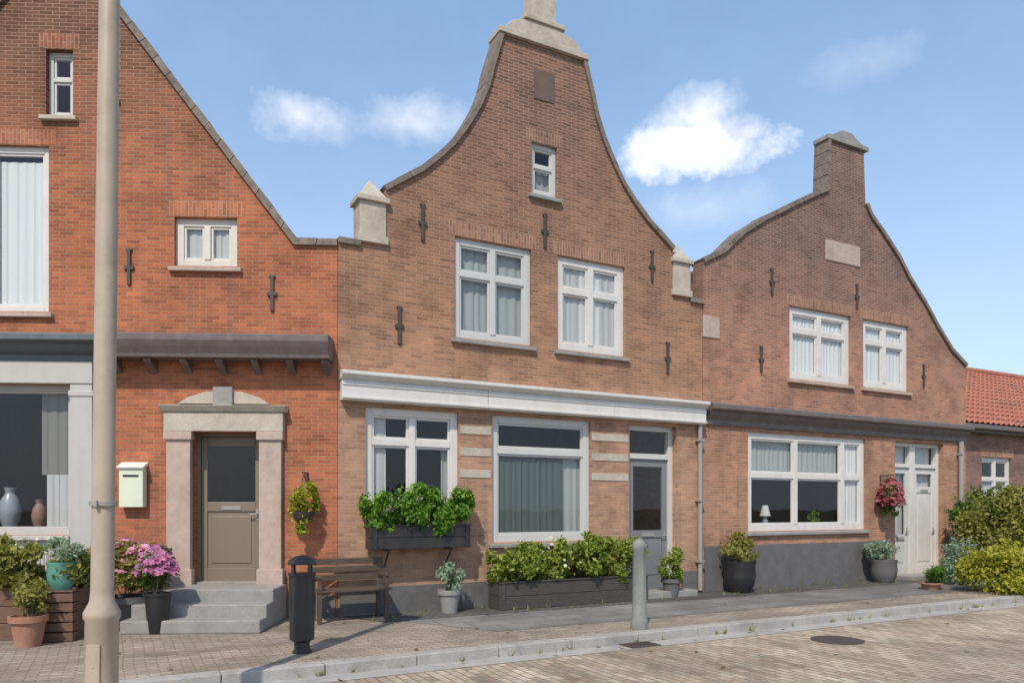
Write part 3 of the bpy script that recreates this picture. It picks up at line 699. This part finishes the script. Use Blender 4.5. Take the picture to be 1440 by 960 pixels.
# long low planter before the broad window
trough('planter', 'long low wooden planter of yellow green plants and white flowers below the wide window', 3.86, .34, .009, 2.9, .42, .42, 'boxwood', (0,.34,.38), .74, 9000, .062, 'leaf',
       (('fl_w', 34, .03, -.75, .2),))
# left foreground planter by the shop
trough('planter', 'brown wooden planter with leafy green plants before the white shopfront at left', 0, 0, 0, 1.9, .55, .62, 'redwood', (0,.42,.36), .88, 6200, .075, 'leafo',
       (('fl_w', 16, .03, -.2, .9),), rz=YA, base=Vector((-6.30, 9.35, .0)), planks=3)

def at(px, d_plane, z=0):        # a spot on the pavement this far out from the terrace, by picture column
    t = (px-720)/1050; c = Vector((t, 1)); n = Vector((math.sin(TH), -math.cos(TH)))
    k = (Vector((J.x, J.y)).dot(n) + d_plane)/c.dot(n); return Vector((c.x*k, c.y*k, z))
def atA(px, d, z=0):
    t = (px-720)/1050; c = Vector((t, 1)); n = Vector((math.sin(YA), -math.cos(YA)))
    k = (Vector((J.x, J.y)).dot(n) + d)/c.dot(n); return Vector((c.x*k, c.y*k, z))

cr = thing('crate', 'brown wooden crate on end carrying the teal pot beside the planter', 'crate', atA(87, 1.75), R(12))
cm = MB()
for k in range(5):
    z = .01+k*.118; cm.box(-.18,.18,-.18,-.165,z,z+.10).box(-.18,.18,.165,.18,z,z+.10).box(-.18,-.165,-.164,.164,z,z+.10).box(.165,.18,-.164,.164,z,z+.10)
for x in (-.15,.15):
    for y in (-.15,.15): cm.box(x-.014,x+.014,y-.014,y+.014,0,.60)
cm.box(-.18,.18,-.18,.18,.60,.615).build('slatted_body', M['redwood'], cr, bevel=.003)
potted('teal glazed pot with a small silvery plant standing on the brown crate', atA(87, 1.75, .616), .165, .34, 'round', 'teal', (.20,.20,.2), .48, 380, .05, 'leafs')
potted('terracotta pot with an olive plant on the pavement before the brown planter', atA(40, 2.15), .19, .36, 'flower', 'terra', (.22,.22,.22), .56, 520, .05, 'leafo')
potted('pink flowering hydrangea in a grey tub left of the stone steps', atA(176, .75), .32, .42, 'flower', 'plinth', (.54,.38,.33), .82, 1500, .07, 'leafo', ('fl_p', 520, .062), clumps=16)
potted('mauve flowering plant in a dark slim pot beside the lowest stone step', atA(222, 1.30), .16, .52, 'tall', 'black', (.23,.23,.28), .82, 520, .05, 'leafd', ('fl_m', 280, .052))
potted('small silvery plant in a grey pot between bench and long planter', at(632, .35), .17, .36, 'flower', 'hard', (.22,.22,.24), .58, 560, .045, 'leafs')
potted('leafy plant in a grey pot right of the grey door', at(944, .35), .17, .34, 'flower', 'plinth', (.27,.27,.32), .60, 800, .055, 'leaf')
potted('green plant in a round dark pot under the wide window with grey blinds', at(1040, .40), .30, .62, 'round', 'black', (.42,.34,.26), .86, 1100, .055, 'leafo')
potted('grey green plant in a round dark tub left of the white double door', at(1243, .45), .27, .5, 'round', 'plinth', (.36,.36,.3), .74, 900, .055, 'leafs')
potted('low dark green box ball on the pavement before the white double door', at(1309, 1.75), .20, .14, 'flower', 'terra', (.26,.26,.22), .30, 1500, .035, 'leafd')

def hanging(label, loc, rz, leafm, n, size, fl=None, rad=(.26,.2,.26)):
    t = thing('hanging_basket', label, 'hanging basket', loc, rz, 'hanging baskets on the house fronts')
    MB().box(-.015,.015,-.012,-.001,-.12,.16).tube([(0,-.006,.13),(0,-.30,.15),(0,-.34,.13)], .010).tube([(0,-.006,-.1),(0,-.2,.13)], .007).build('bracket', M['black'], t)
    b = MB().lathe([(.02,-.60),(.10,-.57),(.15,-.50),(.175,-.42),(.165,-.42)], 18, 0, -.26)
    for k in range(3):
        a = 2*PI*k/3; b.tube([(.16*math.cos(a), -.26+.16*math.sin(a), -.42), (0,-.26,.12)], .004, 5)
    b.build('basket', M['iron'], t)
    mb = MB(); leaves(mb, (0,-.26,-.36), rad, n, size, 10); mb.build('foliage', M[leafm], t, fix=False)
    if fl:
        mb = MB(); blossoms(mb, (0,-.27,-.38), (rad[0]*1.1, rad[1]*1.1, rad[2]*1.1), fl[1], fl[2]); mb.build('blossom', M[fl[0]], t, fix=False)
hanging('hanging basket of olive foliage on the orange wall right of the stone framed door', stA(-.44, .0, 1.98), YA, 'leafy', 1000, .055, None, (.22,.2,.36))
hanging('hanging basket of dusky red flowers on the pale board beside the white double door', street(12.30, .0, 2.2), TH, 'leafd', 500, .05, ('fl_r', 230, .06), (.30,.24,.40))

def shrub(label, loc, rad, cz, n, size, leafm, clumps=26, name='shrub'):
    t = thing(name, label, 'shrub', loc, 0, 'shrubs at the right edge')
    mb = MB()
    for i in range(11):
        a = random.uniform(0,2*PI); e = Vector((math.cos(a)*rad[0]*.65, math.sin(a)*rad[1]*.65, cz+random.uniform(-.1,.6)*rad[2]))
        b = Vector((random.uniform(-.12,.12), random.uniform(-.12,.12), -.02)); mb.tube([b, (b+e)/2+Vector((random.gauss(0,.08),random.gauss(0,.08),.1)), e], .022, 6, .006)
    mb.build('branch', M['stem'], t)
    mb = MB(); leaves(mb, (0,0,cz), rad, int(n*1.5), size*.78, clumps, spread=.44)
    tw = MB()
    for _ in range(26):
        a = random.uniform(0, 2*PI); e = random.uniform(.1, 1.3)
        d = Vector((math.cos(a)*math.cos(e)*rad[0], math.sin(a)*math.cos(e)*rad[1], math.sin(e)*rad[2]))
        p0 = Vector((0,0,cz)) + d*.75; p1 = Vector((0,0,cz)) + d*random.uniform(1.08, 1.32) + Vector((0,0,.08))
        tw.tube([p0, (p0+p1)/2+Vector((random.gauss(0,.02),random.gauss(0,.02),.02)), p1], .005, 5, .002)
        for k in range(16):
            q_ = p0 + (p1-p0)*random.uniform(.2, 1.0); leaves(mb, q_, (.05,.05,.05), 2, size*.7, 2)
    tw.build('twig', M['stem'], t)
    mb.build('foliage', M[leafm], t, fix=False); return t
shrub('broad olive green shrub at the right edge before the low house', at(1420, 1.6), (.95,.8,.85), 1.15, 7500, .075, 'leafo')
shrub('loose dark green shrub close to the corner drainpipe of the right house', at(1388, .9), (.7,.6,.62), 1.30, 3000, .075, 'leafd')
shrub('low bright yellow green shrub nearest the kerb at the right edge', at(1430, 2.9), (.92,.78,.48), .38, 6000, .07, 'leafy')
shrub('small grey green shrub beside the low yellow green shrub', at(1352, 1.5), (.38,.38,.42), .42, 1700, .055, 'leafs', 12)
sheet('planting_bed', [street(16.0,2.9), street(22,2.9), street(22,.2), street(15.9,.2)], .006, M['soil'])

wd = MB()
for _ in range(150):
    if random.random() < .6:
        uu = random.uniform(.3, 15); pp = street(uu, random.choice([.03,.05,.64,.6])+random.uniform(0,.03), .0)
    else:
        uu = random.uniform(-2, 16); pp = street(uu, KD+random.uniform(.18,.24), -.10)
    for j in range(random.randint(3,9)): 
        a = random.uniform(0,6.28); l = random.uniform(.03,.10); dx, dy = math.cos(a), math.sin(a)
        wd.add([pp+Vector((dx*.01-dy*.006,dy*.01+dx*.006,0)), pp+Vector((dx*.01+dy*.006,dy*.01-dx*.006,0)), pp+Vector((dx*l*.8,dy*l*.8,l))], [(0,1,2)])
o = wd.build('weeds', M['leaf'], fix=False); o['kind'] = 'stuff'
dg = thing('drain_grate', 'rusty iron drain grate in the gutter beside the kerb', 'drain grate', street(2.9, KD+.345, -.106), TH)
g = MB().box(-.22,.22,-.14,-.115,0,.012).box(-.22,.22,.115,.14,0,.012).box(-.22,-.195,-.114,.114,0,.012).box(.195,.22,-.114,.114,0,.012)
for k in range(8): g.box(-.17+k*.046,-.15+k*.046,-.114,.114,0,.009)
g.build('grate', M['iron'], dg)
mc = thing('manhole_cover', 'round cast iron manhole cover in the clinker road', 'manhole cover', street(5.4, 4.35, -.108), TH)
MB().lathe([(.33,0),(.33,.006),(.30,.006),(.295,.003),(.285,.003),(.28,.008),(.02,.008)], 32).build('cover', M['iron'], mc)
sp_ = thing('stone_post', 'slim grey stone post near the kerb in front of the grey door', 'post', at(899, 2.93, .0), TH)
MB().lathe([(.125,0),(.12,.03),(.118,.12),(.098,.15),(.088,1.05),(.098,1.07),(.098,1.11),(.085,1.15),(.05,1.19),(.01,1.205)], 8).build('shaft', M['post2'], sp_, bevel=.006)
fl = MB()
for _ in range(170):
    uu = random.uniform(-3.5, 17); dd = random.choice([random.uniform(.65,3.0), KD+random.uniform(.2,.5), random.uniform(.66,.9), KD+random.uniform(.5,3.5)])
    zz = .012 if dd < KD else -.098
    pp = street(uu, dd, zz); a = random.uniform(0,6.28); l = random.uniform(.02,.05); v1 = Vector((math.cos(a),math.sin(a),random.uniform(0,.3)))*l; v2 = Vector((-math.sin(a),math.cos(a),random.uniform(0,.5)))*l*.5
    fl.add([pp-v1, pp+v2, pp+v1, pp-v2], [(0,1,2,3)])
o = fl.build('fallen_leaves', M['dryleaf'], fix=False); o['kind'] = 'stuff'
for (u, lab) in ((8.95, 'white table lamp on the left inside the wide window with grey blinds'),):
    t = thing('table_lamp', lab, 'table lamp', street(u, -.215, 1.152), TH)
    MB().lathe([(.07,0),(.075,.02),(.03,.05),(.05,.14),(.06,.2),(.03,.28),(.012,.32)], 18).build('lamp_base', M['vase'], t)
    MB().lathe([(.055,.52),(.11,.30),(.105,.30),(.05,.52)], 20).build('lamp_shade', M['net'], t)
potted('small leafy plant on the inside sill of the window with grey blinds', street(10.4, -.215, 1.152), .07, .13, 'flower', 'terra', (.12,.055,.14), .25, 160, .05, 'leafg')
potted('slim silvery plant on the inside sill above the long planter', street(3.3, -.235, 1.052), .075, .16, 'tall', 'lampglass', (.12,.05,.28), .48, 200, .06, 'leafs')
# ------------------------------------------------------------------ bench
bn = thing('bench', 'dark wooden slatted bench against the brown brick wall', 'bench', at(486, .14), TH)
sl = MB()
for k in range(4): sl.box(-.56, .56, -.46+k*.105, -.37+k*.105, .43, .46)
sl.build('seat', M['benchwood'], bn, bevel=.006)
bk = MB()
for k in range(3): bk.box(-.56, .56, -.045+.02*k, -.02+.02*k, .56+k*.115, .65+k*.115)
bk.build('backrest', M['benchwood'], bn, bevel=.006)
for sx in (-.48, .48):
    MB().box(sx-.028, sx+.028, -.45, -.39, .002, .43).build('leg', M['benchwood'], bn, bevel=.005)
    MB().box(sx-.03, sx+.03, -.07, -.018, 0, .55).build('leg', M['benchwood'], bn, bevel=.005)
    MB().box(sx-.03, sx+.03, -.47, -.072, .63, .66).box(sx-.026, sx+.026, -.45, -.4, .462, .629).build('armrest', M['benchwood'], bn, bevel=.005)
# ------------------------------------------------------------------ litter bin
lb = thing('litter_bin', 'slim dark iron litter bin standing on the pavement in front of the orange house', 'litter bin', Vector((-2.34, 8.32, 0)), R(10))
MB().lathe([(.105,0),(.105,.02),(.085,.04),(.085,.12),(.135,.15),(.14,.86),(.15,.865),(.15,.885),(.14,.885)], 24).build('body', M['black'], lb)
MB().lathe([(.13,.985),(.155,.985),(.158,1.0),(.13,1.045),(.07,1.075),(.015,1.085)], 24).build('lid', M['black'], lb)
for k in range(4):
    a = PI/4+k*PI/2; MB().box(.128*math.cos(a)-.014, .128*math.cos(a)+.014, .128*math.sin(a)-.014, .128*math.sin(a)+.014, .88, .99).build('lid_support', M['black'], lb)
# ------------------------------------------------------------------ mailbox
mx = thing('mailbox', 'pale cream mailbox on the orange wall left of the stone framed door', 'mailbox', stA(-2.92, .0, 1.62), YA)
MB().box(-.17,.17,-.14,-.001,0,.58).build('body', paint('pale_cream_enamel', (.66,.68,.52), .4, .2), mx, bevel=.012)
MB().profile([(0,.60),(-.17,.56),(-.175,.585),(0,.66)], -.19, .19).build('lid', M['lampglass'], mx, bevel=.005)
MB().box(-.11,.11,-.146,-.1395,.44,.47).build('slot', M['black'], mx)
# ------------------------------------------------------------------ lamp post
lp = thing('street_lamp', 'pale beige grey lamp post rising in front of the orange house', 'street lamp', Vector((-3.03, 5.5, 0)), 0)
lp.rotation_euler = (0, R(.7), 0)
MB().lathe([(.135,0),(.135,.05),(.115,.07),(.112,.78),(.125,.80),(.125,.84),(.085,.92),(.078,1.0),(.070,5.4),(.066,6.1)], 28).build('pole', M['post'], lp)
MB().lathe([(.092,1.62),(.0945,1.622),(.0945,1.655),(.092,1.657)], 24).box(-.012,.012,-.112,-.09,1.615,1.66).build('clamp_band', M['lead'], lp)
MB().box(-.05,.05,-.118,-.108,.30,.62).box(-.008,.008,-.122,-.117,.45,.47).build('service_hatch', M['post'], lp, bevel=.004)
lh = MB().lathe([(.08,6.1),(.12,6.14),(.12,6.2),(.05,6.22)], 20).lathe([(.26,6.62),(.27,6.65),(.14,6.78),(.05,6.83),(.03,6.95),(.005,6.98)], 24)
for k in range(4):
    a = k*PI/2+.4; lh.tube([(.11*math.cos(a),.11*math.sin(a),6.2),(.24*math.cos(a),.24*math.sin(a),6.63)], .009, 6)
lt = lh.build('lantern', M['post'], lp)
MB().lathe([(.09,6.21),(.16,6.38),(.2,6.5),(.2,6.62)], 20).build('lamp_glass', M['lampglass'], lt)
# ------------------------------------------------------------------ things in the shop window
for i, (u, h, r, mm, lab) in enumerate(((-4.95,.62,.15,'vase','large grey glazed vase standing in the shop window'), (-4.52,.44,.11,'book','smaller reddish brown vase standing in the shop window'))):
    t = thing('vase', lab, 'vase', stA(u, -.45, 1.3), 0, 'vases in the shop window')
    MB().lathe([(r*.55,0),(r*.9,h*.25),(r,h*.45),(r*.8,h*.7),(r*.4,h*.86),(r*.55,h)], 20).build('body', M[mm], t)
t = thing('display_table', 'wooden display table inside the shop window', 'table', stA(-5.1, -.52), YA)
MB().box(-1.35,1.3,-.2,.2,1.26,1.30).build('tabletop', M['floorw'], t)
for a in (-1.25,1.2):
    for b in (-.16,.16): MB().box(a-.025,a+.025,b-.025,b+.025,.05,1.26).build('leg', M['floorw'], t)

# ------------------------------------------------------------------ sky, sun, camera
w = bpy.data.worlds.new('World'); S.world = w; w.use_nodes = True; nt = w.node_tree; N = nt.nodes.new; L = nt.links.new
EL, AZ = R(50), R(14)            # sun behind the camera, a little to the left
sd = Vector((-math.sin(AZ)*math.cos(EL), -math.cos(AZ)*math.cos(EL), math.sin(EL)))
sky = N('ShaderNodeTexSky'); sky.sky_type = 'NISHITA'; sky.sun_disc = False; sky.sun_elevation = EL
sky.sun_rotation = math.atan2(sd.x, sd.y); sky.air_density = 1.0; sky.dust_density = .6; sky.ozone_density = 1.5
tc = N('ShaderNodeTexCoord'); dirv = tc.outputs['Generated']
sp = N('ShaderNodeSeparateXYZ'); L(dirv, sp.inputs[0])
az = math_(nt, 'ARCTAN2', sp.outputs[0], sp.outputs[1]); el = math_(nt, 'ARCSINE', sp.outputs[2])
n1 = noise(nt, dirv, 9, 9, .62); n2 = noise(nt, dirv, 26, 8, .6)
nz = math_(nt, 'ADD', math_(nt, 'MULTIPLY', math_(nt, 'SUBTRACT', n1, .5), 1.7), math_(nt, 'MULTIPLY', math_(nt, 'SUBTRACT', n2, .5), .6))
def pxdir(px, py):
    v = Vector(((px-720)/1050, 1, (715-py)/1050)).normalized(); return math.atan2(v.x, v.y), math.asin(v.z)
total = None
for (px, py, wx, wy, dens, soft, gain) in ((980,210,108,52,1.0,.55,1.25), (975,168,70,40,.8,1.0,1.4), (1020,205,60,34,.9,.7,1.3), (425,165,74,44,.72,1.2,1.7), (585,172,76,40,.62,1.3,1.7), (1230,85,95,34,.20,.9,1.2), (1000,290,100,40,.25,.9,1.1), (2300,420,320,110,.6,.7,1.2), (-500,300,260,90,.6,.7,1.2)):
    a0, e0 = pxdir(px, py); a1, _ = pxdir(px+wx, py); _, e1 = pxdir(px, py-wy)
    da = math_(nt, 'DIVIDE', math_(nt, 'SUBTRACT', az, a0), a1-a0); de = math_(nt, 'DIVIDE', math_(nt, 'SUBTRACT', el, e0), e1-e0)
    r2 = math_(nt, 'SQRT', math_(nt, 'ADD', math_(nt, 'MULTIPLY', da, da), math_(nt, 'MULTIPLY', de, de)))
    v = math_(nt, 'ADD', math_(nt, 'SUBTRACT', 1.05, r2), math_(nt, 'MULTIPLY', nz, gain))
    k = math_(nt, 'MULTIPLY', math_(nt, 'DIVIDE', v, soft, clamp=True), dens)
    total = k if total is None else math_(nt, 'MAXIMUM', total, k)
low = math_(nt, 'SUBTRACT', 1, math_(nt, 'DIVIDE', el, R(34), clamp=True))
low2 = math_(nt, 'MULTIPLY', low, low)
veil = math_(nt, 'ADD', math_(nt, 'ADD', .24, math_(nt, 'MULTIPLY', low2, .74)), math_(nt, 'MULTIPLY', math_(nt, 'SUBTRACT', n1, .48), .18), clamp=True)
skyc = mix(nt, veil, sky.outputs[0], mix(nt, low, (2.9,4.7,7.1), (3.75,4.35,5.15)))
n3 = noise(nt, dirv, 15, 6, .55)
cloudc = ramp(nt, n3, [(.36, (.70,.73,.80)), (.56, (1,1,1))])
cloudc = mix(nt, 1, cloudc, (6.6,6.7,6.9), 'MULTIPLY')
cl = mix(nt, total, skyc, cloudc)
L(cl, nt.nodes['Background'].inputs[0]); nt.nodes['Background'].inputs[1].default_value = .15
sun = bpy.data.lights.new('sun', 'SUN'); sun.energy = 3.1; sun.angle = R(.53); sun.color = (1,.93,.82)
so = bpy.data.objects.new('sun', sun); C.objects.link(so); so.rotation_euler = sd.to_track_quat('Z', 'Y').to_euler()
cam = bpy.data.cameras.new('camera'); co = bpy.data.objects.new('camera', cam); C.objects.link(co)
co.location = (0, 0, 1.6); co.rotation_euler = (R(90), 0, 0); cam.sensor_width = 36; cam.lens = 26.25; cam.shift_y = 235/1440; cam.clip_end = 4000
S.camera = co
S.view_settings.view_transform = 'Standard'; S.view_settings.look = 'None'; S.view_settings.exposure = .32; S.view_settings.gamma = 1
